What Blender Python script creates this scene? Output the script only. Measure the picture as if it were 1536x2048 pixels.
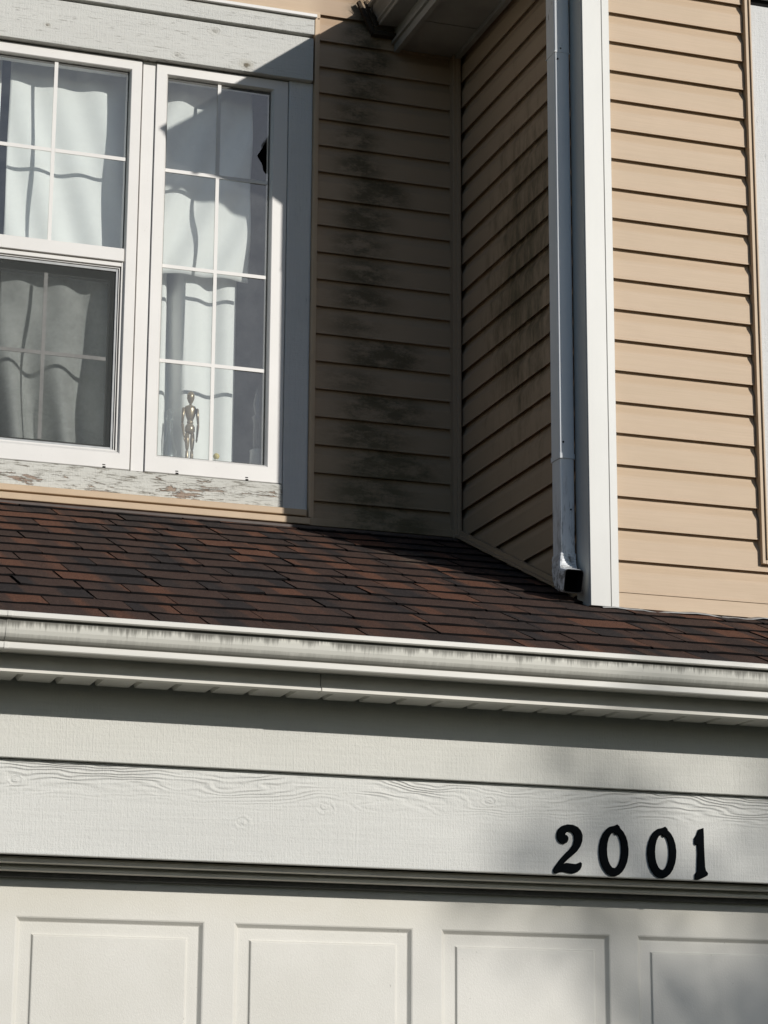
import bpy, bmesh, math, random
from mathutils import Vector, Matrix

for o in list(bpy.data.objects):
    bpy.data.objects.remove(o, do_unlink=True)
SC = bpy.context.scene
COL = SC.collection
rnd = random.Random(20)
E = 0.1016                    # siding exposure

# ------------------------------------------------------------------ camera
cam_d = bpy.data.cameras.new('camera')
cam = bpy.data.objects.new('camera', cam_d)
COL.objects.link(cam)
cam_d.sensor_fit = 'VERTICAL'
cam_d.sensor_height = 24.0
cam_d.lens = 24.0 * 4837.9 / 2048.0
cam_d.clip_start = 0.1
cam_d.clip_end = 3000
right = Vector((0.94701, -0.32115, 0.00574))
down = Vector((0.08303, 0.22748, -0.97024))
fwd = Vector((0.31029, 0.91930, 0.24209))
cam.matrix_world = Matrix(((right.x, -down.x, -fwd.x, 0.0),
                           (right.y, -down.y, -fwd.y, 0.0),
                           (right.z, -down.z, -fwd.z, 1.6),
                           (0, 0, 0, 1)))
SC.camera = cam
SC.render.resolution_x = 768
SC.render.resolution_y = 1024

# ------------------------------------------------------------------ sky and sun
SUN = Vector((-0.564, 1.0, -0.43)).normalized()          # direction the light travels
elev = math.asin(-SUN.z)
azim = math.atan2(-SUN.x, -SUN.y)
world = bpy.data.worlds.new('World')
SC.world = world
world.use_nodes = True
wn = world.node_tree
sky = wn.nodes.new('ShaderNodeTexSky')
sky.sky_type = 'NISHITA'
sky.sun_disc = False
sky.sun_elevation = elev
sky.sun_rotation = azim
sky.air_density = 1.0
sky.dust_density = 0.7
sky.ozone_density = 3.0
bg = wn.nodes['Background']
wn.links.new(sky.outputs[0], bg.inputs[0])
bg.inputs[1].default_value = 0.095
sun_d = bpy.data.lights.new('sun', 'SUN')
sun_d.energy = 5.0
sun_d.angle = math.radians(0.53)
sun_d.color = (1.0, 0.96, 0.905)
sun = bpy.data.objects.new('sun', sun_d)
COL.objects.link(sun)
sun.rotation_euler = SUN.to_track_quat('-Z', 'Y').to_euler()
sun.location = (12, -20, 12)
SC.view_settings.view_transform = 'Standard'
SC.view_settings.look = 'None'
SC.view_settings.exposure = -0.42
SC.view_settings.gamma = 1.0
SC.view_settings.use_curve_mapping = False
SC.render.engine = 'CYCLES'
SC.cycles.max_bounces = 10
SC.cycles.transparent_max_bounces = 24


# ------------------------------------------------------------------ node helper
class Mat:
    def __init__(self, name, rough=0.6, spec=0.3, metal=0.0):
        self.m = bpy.data.materials.new(name)
        self.m.use_nodes = True
        self.nt = self.m.node_tree
        self.p = self.nt.nodes['Principled BSDF']
        self.out = self.nt.nodes['Material Output']
        self.p.inputs['Roughness'].default_value = rough
        self.p.inputs['Specular IOR Level'].default_value = spec
        self.p.inputs['Metallic'].default_value = metal
        self._pos = None

    def link(self, a, b):
        self.nt.links.new(a, b)

    def setv(self, sock, v):
        if isinstance(v, bpy.types.NodeSocket):
            self.link(v, sock)
        elif isinstance(v, (tuple, list)):
            if len(v) == 3 and sock.type == 'RGBA':
                v = (*v, 1.0)
            sock.default_value = v
        else:
            sock.default_value = v

    def pos(self):
        if self._pos is None:
            g = self.nt.nodes.new('ShaderNodeNewGeometry')
            self._pos = g.outputs['Position']
        return self._pos

    def xyz(self):
        s = self.nt.nodes.new('ShaderNodeSeparateXYZ')
        self.link(self.pos(), s.inputs[0])
        return s.outputs

    def vec(self, scale=(1, 1, 1), off=(0, 0, 0), src=None):
        n = self.nt.nodes.new('ShaderNodeMapping')
        n.inputs['Scale'].default_value = scale
        n.inputs['Location'].default_value = off
        self.link(src or self.pos(), n.inputs['Vector'])
        return n.outputs[0]

    def noise(self, vec=None, scale=5.0, detail=4.0, rough=0.55, dist=0.0, out='Fac'):
        n = self.nt.nodes.new('ShaderNodeTexNoise')
        n.inputs['Scale'].default_value = scale
        n.inputs['Detail'].default_value = detail
        n.inputs['Roughness'].default_value = rough
        n.inputs['Distortion'].default_value = dist
        self.link(vec or self.pos(), n.inputs['Vector'])
        return n.outputs[out]

    def math(self, op, a, b=0.0, c=None, clamp=False):
        n = self.nt.nodes.new('ShaderNodeMath')
        n.operation = op
        n.use_clamp = clamp
        self.setv(n.inputs[0], a)
        self.setv(n.inputs[1], b)
        if c is not None:
            self.setv(n.inputs[2], c)
        return n.outputs[0]

    def ramp(self, fac, lo, hi, a=0.0, b=1.0, smooth=True):
        n = self.nt.nodes.new('ShaderNodeMapRange')
        n.interpolation_type = 'SMOOTHSTEP' if smooth else 'LINEAR'
        self.setv(n.inputs[0], fac)
        n.inputs[1].default_value = lo
        n.inputs[2].default_value = hi
        n.inputs[3].default_value = a
        n.inputs[4].default_value = b
        return n.outputs[0]

    def mix(self, fac, a, b, mode='MIX'):
        n = self.nt.nodes.new('ShaderNodeMix')
        n.data_type = 'RGBA'
        n.blend_type = mode
        self.setv(n.inputs[0], fac)
        self.setv(n.inputs[6], a)
        self.setv(n.inputs[7], b)
        return n.outputs[2]

    def bell(self, v, centre, width):
        d = self.math('DIVIDE', self.math('SUBTRACT', v, centre), width)
        return self.math('POWER', 2.718, self.math('MULTIPLY', self.math('MULTIPLY', d, d), -1.0))

    def color(self, v):
        self.setv(self.p.inputs['Base Color'], v)

    def rough(self, v):
        self.setv(self.p.inputs['Roughness'], v)

    def bump(self, h, strength=0.5, dist=0.002, prev=None):
        n = self.nt.nodes.new('ShaderNodeBump')
        n.inputs['Strength'].default_value = strength
        n.inputs['Distance'].default_value = dist
        self.link(h, n.inputs['Height'])
        if prev is not None:
            self.link(prev, n.inputs['Normal'])
        self.link(n.outputs[0], self.p.inputs['Normal'])
        return n.outputs[0]


# ------------------------------------------------------------------ materials
def mottled(name, col, rough=0.55, amount=0.08, scale=6.0, spec=0.3, bump=0.0, bscale=300.0):
    M = Mat(name, rough, spec)
    n = M.noise(scale=scale, detail=5)
    dark = tuple(c * (1 - amount) for c in col)
    light = tuple(min(1, c * (1 + amount)) for c in col)
    M.color(M.mix(M.ramp(n, 0.3, 0.7), dark, light))
    if bump:
        M.bump(M.noise(scale=bscale, detail=3), bump, 0.001)
    return M.m


def siding_material(name, stain=None):
    M = Mat(name, 0.55, 0.28)
    streak = M.noise(M.vec((2.0, 2.0, 90.0)), 3.0, 5, 0.6)
    broad = M.noise(M.vec((1.0, 1.0, 5.0)), 1.6, 3)
    col = M.mix(M.ramp(streak, 0.3, 0.72), (0.495, 0.374, 0.258), (0.530, 0.402, 0.280))
    col = M.mix(M.ramp(broad, 0.35, 0.7, 0.0, 0.28), col, (0.46, 0.355, 0.24))
    X, Y, Z = M.xyz()
    if stain == 'window':
        # general grime, deepened to put the wall's shade into the colour, plus a ragged column of mildew spreading towards the roof
        row = M.math('FLOOR', M.math('DIVIDE', M.math('SUBTRACT', Z, 5.2923 - 30 * E), E))
        wn_ = M.nt.nodes.new('ShaderNodeTexWhiteNoise')
        wn_.noise_dimensions = '1D'
        M.link(row, wn_.inputs['W'])
        wob = wn_.outputs['Value']
        cx = M.math('ADD', M.math('MULTIPLY_ADD', Z, -0.03, 2.70), M.math('MULTIPLY', M.math('SUBTRACT', wob, 0.5), 0.13))
        wid = M.math('MULTIPLY_ADD', Z, -0.06, 0.43)
        d = M.math('DIVIDE', M.math('SUBTRACT', X, cx), wid)
        g = M.math('POWER', 2.718, M.math('MULTIPLY', M.math('MULTIPLY', d, d), -1.5))
        frac = M.math('FRACT', M.math('DIVIDE', M.math('SUBTRACT', Z, 5.2923 - 30 * E), E))
        g = M.math('MULTIPLY', g, M.math('MULTIPLY_ADD', M.bell(frac, 0.40, 0.5), 0.45, M.math('MULTIPLY_ADD', wob, 0.65, 0.12)))
        blot = M.noise(M.vec((10, 10, 27)), 1.0, 8, 0.68)
        fine = M.noise(M.vec((90, 90, 150)), 1.0, 4, 0.7)
        mott = M.ramp(M.math('MULTIPLY_ADD', fine, 0.30, blot), 0.47, 0.76)
        mask = M.math('MULTIPLY', M.ramp(g, 0.05, 0.75), M.math('MULTIPLY_ADD', mott, 0.78, 0.22))
        drip = M.ramp(M.noise(M.vec((48, 48, 4)), 1.0, 5, 0.7), 0.55, 0.75)
        mask = M.math('ADD', mask, M.math('MULTIPLY', M.math('MULTIPLY', drip, M.ramp(g, 0.2, 0.8)), 0.25), clamp=True)
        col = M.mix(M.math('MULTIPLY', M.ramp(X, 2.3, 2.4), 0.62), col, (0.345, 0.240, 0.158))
        col = M.mix(M.math('MULTIPLY', mask, 0.80), col, (0.058, 0.048, 0.019))
        green = M.ramp(Z, 3.55, 4.3, 0.22, 0.0)
        col = M.mix(M.math('MULTIPLY', green, M.ramp(X, 2.3, 2.4)), col, (0.16, 0.145, 0.07))
    if stain == 'side':
        blot = M.noise(M.vec((10, 16, 5)), 1.0, 7, 0.72)
        fine = M.noise(M.vec((70, 70, 20)), 1.0, 4, 0.7)
        g = M.math('MULTIPLY', M.bell(Z, 4.35, 0.75), M.bell(Y, 7.15, 0.45))
        mask = M.ramp(M.math('ADD', M.math('MULTIPLY', g, 0.55), M.math('SUBTRACT', M.math('MULTIPLY_ADD', fine, 0.35, blot), 0.78)), 0.12, 0.6)
        col = M.mix(0.62, col, (0.345, 0.240, 0.158))  # grime tint, made deeper so the colour also carries the side wall's shade
        col = M.mix(M.math('MULTIPLY', mask, 0.85), col, (0.060, 0.051, 0.022))
        col = M.mix(M.ramp(Z, 3.1, 4.2, 0.22, 0.0), col, (0.15, 0.135, 0.07))
    M.color(col)
    b = M.bump(streak, 0.18, 0.0005)
    M.bump(M.noise(M.vec((1, 1, 1.6)), 4.0, 2), 0.35, 0.014, b)
    return M.m


def painted_wood(name, col, axis='x', weather=0.0, knots=(), grain=1.0, cathedral=None, patch=(0.2, 0.19, 0.17)):
    M = Mat(name, 0.6, 0.25)
    X, Y, Z = M.xyz()
    sv = (3.0, 3.0, 70.0) if axis == 'x' else (70.0, 3.0, 3.0)
    g1 = M.noise(M.vec(sv), 1.0, 6, 0.62, 0.5)
    g2 = M.noise(M.vec((9, 9, 190) if axis == 'x' else (190, 9, 9)), 1.0, 4, 0.6)
    rough_saw = M.noise(M.vec((190, 190, 95)), 1.0, 5, 0.75)
    base = M.mix(M.ramp(M.noise(M.vec((1.2, 1.2, 5)), 1.0, 4), 0.3, 0.7), tuple(c * 0.95 for c in col), col)
    base = M.mix(M.ramp(g2, 0.25, 0.7, 0.16, 0.0), base, tuple(c * 0.7 for c in col))
    height = M.math('ADD', M.math('MULTIPLY', g1, 0.8 * grain), M.math('ADD', M.math('MULTIPLY', rough_saw, 0.75), M.math('MULTIPLY', M.noise(M.vec((260, 30, 9) if axis == 'x' else (9, 30, 260)), 1.0, 4, 0.65), 0.55)))
    if cathedral:
        cx, cz, sx, sz, n = cathedral
        wv = M.noise(M.vec((2.3, 1, 9.0)), 1.0, 3, 0.5, out='Fac')
        u = M.math('ADD', M.math('MULTIPLY', Z, 42.0), M.math('MULTIPLY', wv, 9.0))
        ring = M.math('SINE', M.math('MULTIPLY', u, 11.0))
        zone = M.math('MULTIPLY', M.ramp(Z, cz, cz + sz), M.ramp(M.noise(M.vec((2.2, 1, 3)), 1.0, 3), 0.34, 0.54))
        height = M.math('ADD', height, M.math('MULTIPLY', M.math('MULTIPLY', ring, zone), n))
    for (kx, kz, rad, dark) in knots:
        dx = M.math('SUBTRACT', X, kx)
        dz = M.math('MULTIPLY', M.math('SUBTRACT', Z, kz), 1.5)
        dd = M.math('SQRT', M.math('ADD', M.math('MULTIPLY', dx, dx), M.math('MULTIPLY', dz, dz)))
        dd = M.math('ADD', dd, M.math('MULTIPLY', M.math('SUBTRACT', M.noise(scale=55, detail=3), 0.5), rad * 1.6))
        halo = M.ramp(dd, rad * 0.6, rad * 2.6, 1.0, 0.0)
        ring = M.math('SINE', M.math('MULTIPLY', dd, 5.5 / rad))
        height = M.math('ADD', height, M.math('MULTIPLY', M.math('MULTIPLY', ring, halo), 0.28))
        if dark:
            base = M.mix(M.math('MULTIPLY', M.ramp(dd, rad * 0.35, rad * 1.0, 1.0, 0.0), dark), base, (0.07, 0.055, 0.04))
            base = M.mix(M.math('MULTIPLY', halo, dark * 0.35), base, (0.33, 0.29, 0.2))
    if weather > 0:
        crack = M.noise(M.vec((16, 16, 150) if axis == 'x' else (150, 16, 16)), 1.0, 6, 0.75, 0.6)
        m1 = M.ramp(crack, 0.60 - 0.10 * weather, 0.70 - 0.08 * weather)
        zone = M.ramp(M.noise(M.vec((2.5, 2.5, 7)), 1.0, 4, 0.6), 0.36 - 0.14 * weather, 0.62 - 0.1 * weather)
        m1 = M.math('MULTIPLY', m1, M.math('MULTIPLY', zone, min(1.0, 0.35 + weather * 0.6)))
        base = M.mix(m1, base, patch)
        if weather > 0.7:
            peel = M.ramp(M.noise(M.vec((7, 7, 34)), 1.0, 6, 0.7, 0.7), 0.565, 0.585)
            bare = M.mix(M.ramp(g2, 0.3, 0.7), (0.2, 0.125, 0.085), (0.33, 0.245, 0.18))
            base = M.mix(M.math('MULTIPLY', peel, 0.85), base, bare)
            height = M.math('ADD', height, M.math('MULTIPLY', peel, -1.2))
    M.color(base)
    M.bump(height, 0.9, 0.0028)
    return M.m


def white_vinyl():
    M = Mat('white_vinyl', 0.38, 0.4)
    n = M.noise(M.vec((4, 4, 4)), 1.0, 5)
    speck = M.noise(scale=90, detail=3)
    c = M.mix(M.ramp(n, 0.3, 0.75), (0.655, 0.64, 0.61), (0.70, 0.685, 0.655))
    c = M.mix(M.ramp(speck, 0.68, 0.76, 0.0, 0.25), c, (0.45, 0.42, 0.37))
    M.color(c)
    return M.m


def trim_white(name='post_white'):
    M = Mat(name, 0.42, 0.35)
    n = M.noise(M.vec((6, 6, 1.2)), 1.0, 5)
    c = M.mix(M.ramp(n, 0.3, 0.75), (0.525, 0.525, 0.495), (0.565, 0.565, 0.535))
    X, Y, Z = M.xyz()
    low = M.math('MULTIPLY', M.ramp(Z, 3.1, 3.42, 0.55, 0.0), M.noise(M.vec((40, 40, 5)), 1.0, 4))
    c = M.mix(low, c, (0.42, 0.41, 0.38))
    M.color(c)
    M.bump(M.noise(scale=3.5, detail=2), 0.12, 0.01)
    return M.m


def gutter_material():
    M = Mat('gutter_paint', 0.45, 0.35)
    X, Y, Z = M.xyz()
    streak = M.math('ADD', M.math('MULTIPLY', M.noise(M.vec((120, 1, 7)), 1.0, 5, 0.72), 0.55), M.math('MULTIPLY', M.noise(M.vec((23, 1, 3)), 1.0, 4, 0.7), 0.45))
    broad = M.noise(M.vec((5, 1, 1)), 1.0, 4)
    c = M.mix(M.ramp(M.noise(M.vec((3, 3, 30)), 1.0, 4), 0.3, 0.7), (0.62, 0.605, 0.55), (0.68, 0.665, 0.61))
    face = M.math('MULTIPLY', M.math('LESS_THAN', Z, 2.7745), M.math('GREATER_THAN', Z, 2.7195))
    c = M.mix(M.math('MULTIPLY', face, 0.45), c, (0.46, 0.455, 0.39))
    depth = M.math('SUBTRACT', 2.777, Z)                       # distance below the lip
    reach = M.math('MULTIPLY_ADD', M.ramp(streak, 0.36, 0.74), 0.034, M.math('MULTIPLY_ADD', M.ramp(broad, 0.3, 0.7), 0.012, 0.0075))
    run = M.math('SUBTRACT', 1.0, M.math('DIVIDE', depth, reach), clamp=True)
    drip = M.math('MULTIPLY', M.ramp(run, 0.0, 0.75), face)
    c = M.mix(M.math('MULTIPLY', drip, 0.92), c, (0.06, 0.057, 0.042))
    low = M.math('SUBTRACT', 1.0, M.math('DIVIDE', M.math('SUBTRACT', Z, 2.718), M.math('MULTIPLY_ADD', streak, 0.034, 0.004)), clamp=True)
    c = M.mix(M.math('MULTIPLY', M.math('MULTIPLY', low, face), 0.85), c, (0.11, 0.105, 0.085))
    spot = M.ramp(M.noise(M.vec((22, 22, 45)), 1.0, 5, 0.7), 0.64, 0.72, 0.0, 0.45)
    c = M.mix(M.math('MULTIPLY', spot, face), c, (0.2, 0.19, 0.15))
    M.color(c)
    return M.m


def shingle_material():
    M = Mat('shingle_granules', 0.92, 0.12)
    oi = M.nt.nodes.new('ShaderNodeObjectInfo')
    X, Y, Z = M.xyz()
    row = M.math('MULTIPLY', oi.outputs['Random'], 37.0)
    comb = M.nt.nodes.new('ShaderNodeCombineXYZ')
    M.link(M.math('MULTIPLY', X, 7.6), comb.inputs[0])
    M.link(row, comb.inputs[1])
    band = M.noise(comb.outputs[0], 1.0, 1.0, 0.4)
    grit = M.noise(scale=230, detail=5, rough=0.8)
    grit2 = M.noise(scale=130, detail=3, rough=0.7)
    c = M.mix(M.ramp(band, 0.37, 0.46), (0.044, 0.038, 0.037), (0.092, 0.057, 0.045))
    c = M.mix(M.ramp(band, 0.54, 0.61), c, (0.185, 0.086, 0.054))
    c = M.mix(M.math('MULTIPLY', M.ramp(oi.outputs['Random'], 0.55, 0.9), 0.55), c, (0.06, 0.043, 0.036))
    c = M.mix(M.ramp(grit, 0.36, 0.62, 0.75, 0.0), c, (0.016, 0.013, 0.012))
    c = M.mix(M.ramp(grit2, 0.58, 0.72, 0.0, 0.5), c, (0.19, 0.12, 0.088))
    # pale lichen where water runs off the upper roof valley
    l = M.math('MULTIPLY', M.bell(Y, 7.25, 0.26), M.bell(X, 2.56, 0.17))
    lm = M.ramp(M.math('MULTIPLY_ADD', l, 0.3, M.noise(M.vec((26, 60, 1)), 1.0, 5, 0.75)), 0.74, 0.86)
    c = M.mix(M.math('MULTIPLY', lm, 0.55), c, (0.2, 0.17, 0.13))
    M.color(c)
    M.bump(grit, 1.0, 0.0025)
    return M.m


def glass_material(name, ior=2.4, haze=0.06, tint=(0.98, 0.995, 0.988)):
    M = Mat(name)
    nt = M.nt
    nt.nodes.remove(M.p)
    tr = nt.nodes.new('ShaderNodeBsdfTransparent')
    tr.inputs[0].default_value = (*tint, 1)
    gl = nt.nodes.new('ShaderNodeBsdfGlossy')
    gl.inputs['Roughness'].default_value = 0.03
    df = nt.nodes.new('ShaderNodeBsdfDiffuse')
    df.inputs[0].default_value = (0.55, 0.57, 0.55, 1)
    fr = nt.nodes.new('ShaderNodeFresnel')
    fr.inputs[0].default_value = ior
    geo = nt.nodes.new('ShaderNodeNewGeometry')
    front = M.math('SUBTRACT', 1.0, geo.outputs['Backfacing'])
    dirt = M.math('MULTIPLY', M.ramp(M.noise(scale=7, detail=6, rough=0.7), 0.3, 0.75, haze * 0.5, haze * 1.7), front)
    m1 = nt.nodes.new('ShaderNodeMixShader')
    M.link(dirt, m1.inputs[0])
    M.link(tr.outputs[0], m1.inputs[1])
    M.link(df.outputs[0], m1.inputs[2])
    m2 = nt.nodes.new('ShaderNodeMixShader')
    M.link(M.math('MULTIPLY', fr.outputs[0], front), m2.inputs[0])
    M.link(m1.outputs[0], m2.inputs[1])
    M.link(gl.outputs[0], m2.inputs[2])
    # gentle waviness of the pane
    bp = nt.nodes.new('ShaderNodeBump')
    bp.inputs['Strength'].default_value = 0.06
    bp.inputs['Distance'].default_value = 0.02
    M.link(M.noise(scale=2.2, detail=1), bp.inputs['Height'])
    M.link(bp.outputs[0], gl.inputs['Normal'])
    M.link(m2.outputs[0], M.out.inputs[0])
    return M.m


def screen_material():
    M = Mat('screen_mesh')
    nt = M.nt
    nt.nodes.remove(M.p)
    tr = nt.nodes.new('ShaderNodeBsdfTransparent')
    df = nt.nodes.new('ShaderNodeBsdfDiffuse')
    df.inputs[0].default_value = (0.075, 0.08, 0.078, 1)
    geo = nt.nodes.new('ShaderNodeNewGeometry')
    front = M.math('SUBTRACT', 1.0, geo.outputs['Backfacing'])
    mx = nt.nodes.new('ShaderNodeMixShader')
    dust = M.ramp(M.noise(scale=14, detail=5, rough=0.7), 0.3, 0.8, 0.50, 0.62)
    M.link(M.math('MULTIPLY', dust, front), mx.inputs[0])
    M.link(tr.outputs[0], mx.inputs[1])
    M.link(df.outputs[0], mx.inputs[2])
    M.link(mx.outputs[0], M.out.inputs[0])
    return M.m


def curtain_material():
    M = Mat('curtain_cloth', 0.85, 0.1)
    weave = M.noise(M.vec((300, 300, 300)), 1.0, 2)
    M.color(M.mix(M.ramp(weave, 0.3, 0.7), (0.885, 0.89, 0.87), (0.93, 0.935, 0.915)))
    tl = M.nt.nodes.new('ShaderNodeBsdfTranslucent')
    tl.inputs[0].default_value = (0.85, 0.86, 0.84, 1)
    mx = M.nt.nodes.new('ShaderNodeMixShader')
    mx.inputs[0].default_value = 0.10
    M.link(M.p.outputs[0], mx.inputs[1])
    M.link(tl.outputs[0], mx.inputs[2])
    M.link(mx.outputs[0], M.out.inputs[0])
    return M.m


def downspout_material():
    M = Mat('downspout_paint', 0.4, 0.4)
    X, Y, Z = M.xyz()
    c = M.mix(M.ramp(M.noise(M.vec((9, 9, 2)), 1.0, 5), 0.3, 0.7), (0.70, 0.72, 0.73), (0.77, 0.79, 0.80))
    wet = M.math('MULTIPLY', M.ramp(Z, 3.3, 3.62, 0.8, 0.0), M.ramp(M.noise(M.vec((55, 55, 7)), 1.0, 5, 0.7), 0.5, 0.64))
    c = M.mix(wet, c, (0.09, 0.09, 0.08))
    up = M.math('MULTIPLY', M.ramp(Z, 4.8, 5.1), M.ramp(M.noise(M.vec((90, 90, 14)), 1.0, 5, 0.7), 0.62, 0.7, 0.0, 0.7))
    c = M.mix(up, c, (0.12, 0.12, 0.11))
    flake = M.math('MULTIPLY', M.ramp(Z, 3.18, 3.34, 0.75, 0.0), M.ramp(M.noise(M.vec((38, 38, 38)), 1.0, 6, 0.75), 0.5, 0.56))
    c = M.mix(flake, c, (0.085, 0.08, 0.065))
    M.color(c)
    return M.m


def simple(name, col, rough=0.6, spec=0.3, metal=0.0):
    M = Mat(name, rough, spec, metal)
    n = M.noise(scale=40, detail=4)
    M.color(M.mix(M.ramp(n, 0.3, 0.7), tuple(c * 0.88 for c in col), tuple(min(1, c * 1.08) for c in col)))
    return M.m


def door_paint():
    M = Mat('door_paint', 0.5, 0.3)
    X, Y, Z = M.xyz()
    n = M.noise(M.vec((3, 3, 2.2)), 1.0, 5)
    c = M.mix(M.ramp(n, 0.3, 0.7), (0.61, 0.595, 0.54), (0.665, 0.65, 0.60))
    dust = M.math('MULTIPLY', M.ramp(Z, 2.02, 2.16, 0.0, 0.5), M.noise(M.vec((5, 5, 16)), 1.0, 4))
    c = M.mix(dust, c, (0.54, 0.51, 0.41))
    sp = M.ramp(M.noise(scale=48, detail=2), 0.735, 0.77, 0.0, 0.5)
    c = M.mix(sp, c, (0.3, 0.29, 0.25))
    M.color(c)
    b = M.bump(M.noise(M.vec((260, 260, 160)), 1.0, 4, 0.7), 0.5, 0.0014)
    M.bump(M.noise(scale=5, detail=2), 0.10, 0.01, b)
    return M.m


def asphalt_drive():
    M = Mat('asphalt_drive', 0.85, 0.2)
    n = M.noise(scale=1.2, detail=7, rough=0.65)
    M.color(M.mix(M.ramp(n, 0.3, 0.7), (0.040, 0.039, 0.038), (0.062, 0.060, 0.058)))
    M.bump(M.noise(scale=120, detail=4), 0.4, 0.002)
    return M.m


def grass_ground():
    M = Mat('lawn', 0.9, 0.1)
    n = M.noise(scale=0.7, detail=8, rough=0.7)
    M.color(M.mix(M.ramp(n, 0.3, 0.7), (0.03, 0.045, 0.015), (0.06, 0.07, 0.028)))
    M.bump(M.noise(scale=60, detail=4), 0.8, 0.02)
    return M.m


SIDING = siding_material('tan_siding')
SIDING_W = siding_material('tan_siding_mildewed_shaded', 'window')
SIDING_S = siding_material('tan_siding_grimy_shaded', 'side')
TAN = mottled('tan_trim', (0.50, 0.375, 0.25), 0.5, 0.05, 9)
VINYL = white_vinyl()
POST = trim_white()
LINTEL = painted_wood('lintel_paint', (0.60, 0.60, 0.565), weather=0.55,
                      knots=((1.968, 5.357, 0.016, 0.35), (2.087, 5.244, 0.017, 0.95), (1.366, 5.285, 0.008, 0.6), (1.83, 5.243, 0.012, 0.3)))
SILLWOOD = painted_wood('peeling_sill_paint', (0.61, 0.605, 0.555), weather=1.0, patch=(0.17, 0.155, 0.125))
SIDETRIM = painted_wood('side_trim_paint', (0.66, 0.66, 0.645), axis='z', weather=0.18)
HEADER_U = painted_wood('garage_trim_paint', (0.635, 0.63, 0.58), grain=0.5)
HEADER = painted_wood('garage_header_paint', (0.66, 0.658, 0.62), grain=0.7, cathedral=(1.9, 2.365, 0.4, 0.08, 0.55),
                      knots=((1.672, 2.338, 0.016, 0.0), (1.896, 2.387, 0.018, 0.0), (1.073, 2.42, 0.014, 0.0), (2.36, 2.425, 0.014, 0.0)))
GUTTER = gutter_material()
FASCIA = mottled('fascia_white', (0.63, 0.61, 0.55), 0.45, 0.06, 8)
SOFFIT = mottled('soffit_white', (0.56, 0.55, 0.50), 0.5, 0.08, 10)
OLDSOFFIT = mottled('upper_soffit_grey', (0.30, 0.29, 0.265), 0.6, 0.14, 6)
SHINGLE = shingle_material()
ASPHALT = simple('asphalt_edge', (0.010, 0.009, 0.009), 0.95, 0.05)
FLASH = simple('flashing_brown', (0.075, 0.055, 0.046), 0.5, 0.3)
FLASHGREY = simple('flashing_grey', (0.22, 0.22, 0.215), 0.45, 0.4)
DARK = simple('dark_cavity', (0.012, 0.012, 0.012), 0.9, 0.1)
RUBBER = simple('weatherstrip', (0.10, 0.10, 0.095), 0.7, 0.2)
SHEATH = simple('sheathing', (0.3, 0.25, 0.18), 0.9, 0.1)
ROOM = simple('room_paint', (0.16, 0.165, 0.165), 0.9, 0.1)
GLASS = glass_material('window_glass')
GLASS_IN = glass_material('inner_glass', ior=1.55, haze=0.02)
SCREEN = screen_material()
SCREENFRAME = simple('screen_frame_grey', (0.36, 0.37, 0.37), 0.4, 0.4)
CURTAIN = curtain_material()
DSPOUT = downspout_material()
DOOR = door_paint()
BLACKNUM = simple('black_number', (0.004, 0.005, 0.006), 0.8, 0.02)
DRIVE = asphalt_drive()
LAWN = grass_ground()
FIGURE = simple('varnished_wood', (0.30, 0.235, 0.15), 0.25, 0.55, 0.35)
YELLOW = simple('yellow_stopper', (0.62, 0.50, 0.16), 0.35, 0.4)
CHINA = simple('white_china', (0.7, 0.7, 0.67), 0.25, 0.5)
PEWTER = simple('pewter', (0.42, 0.42, 0.41), 0.35, 0.5, 0.2)
BARK = simple('bark', (0.09, 0.07, 0.05), 0.9, 0.1)
LEAF = simple('leaf', (0.06, 0.085, 0.03), 0.7, 0.2)
TWIG = simple('dry_twig', (0.06, 0.047, 0.035), 0.9, 0.1)


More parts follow.
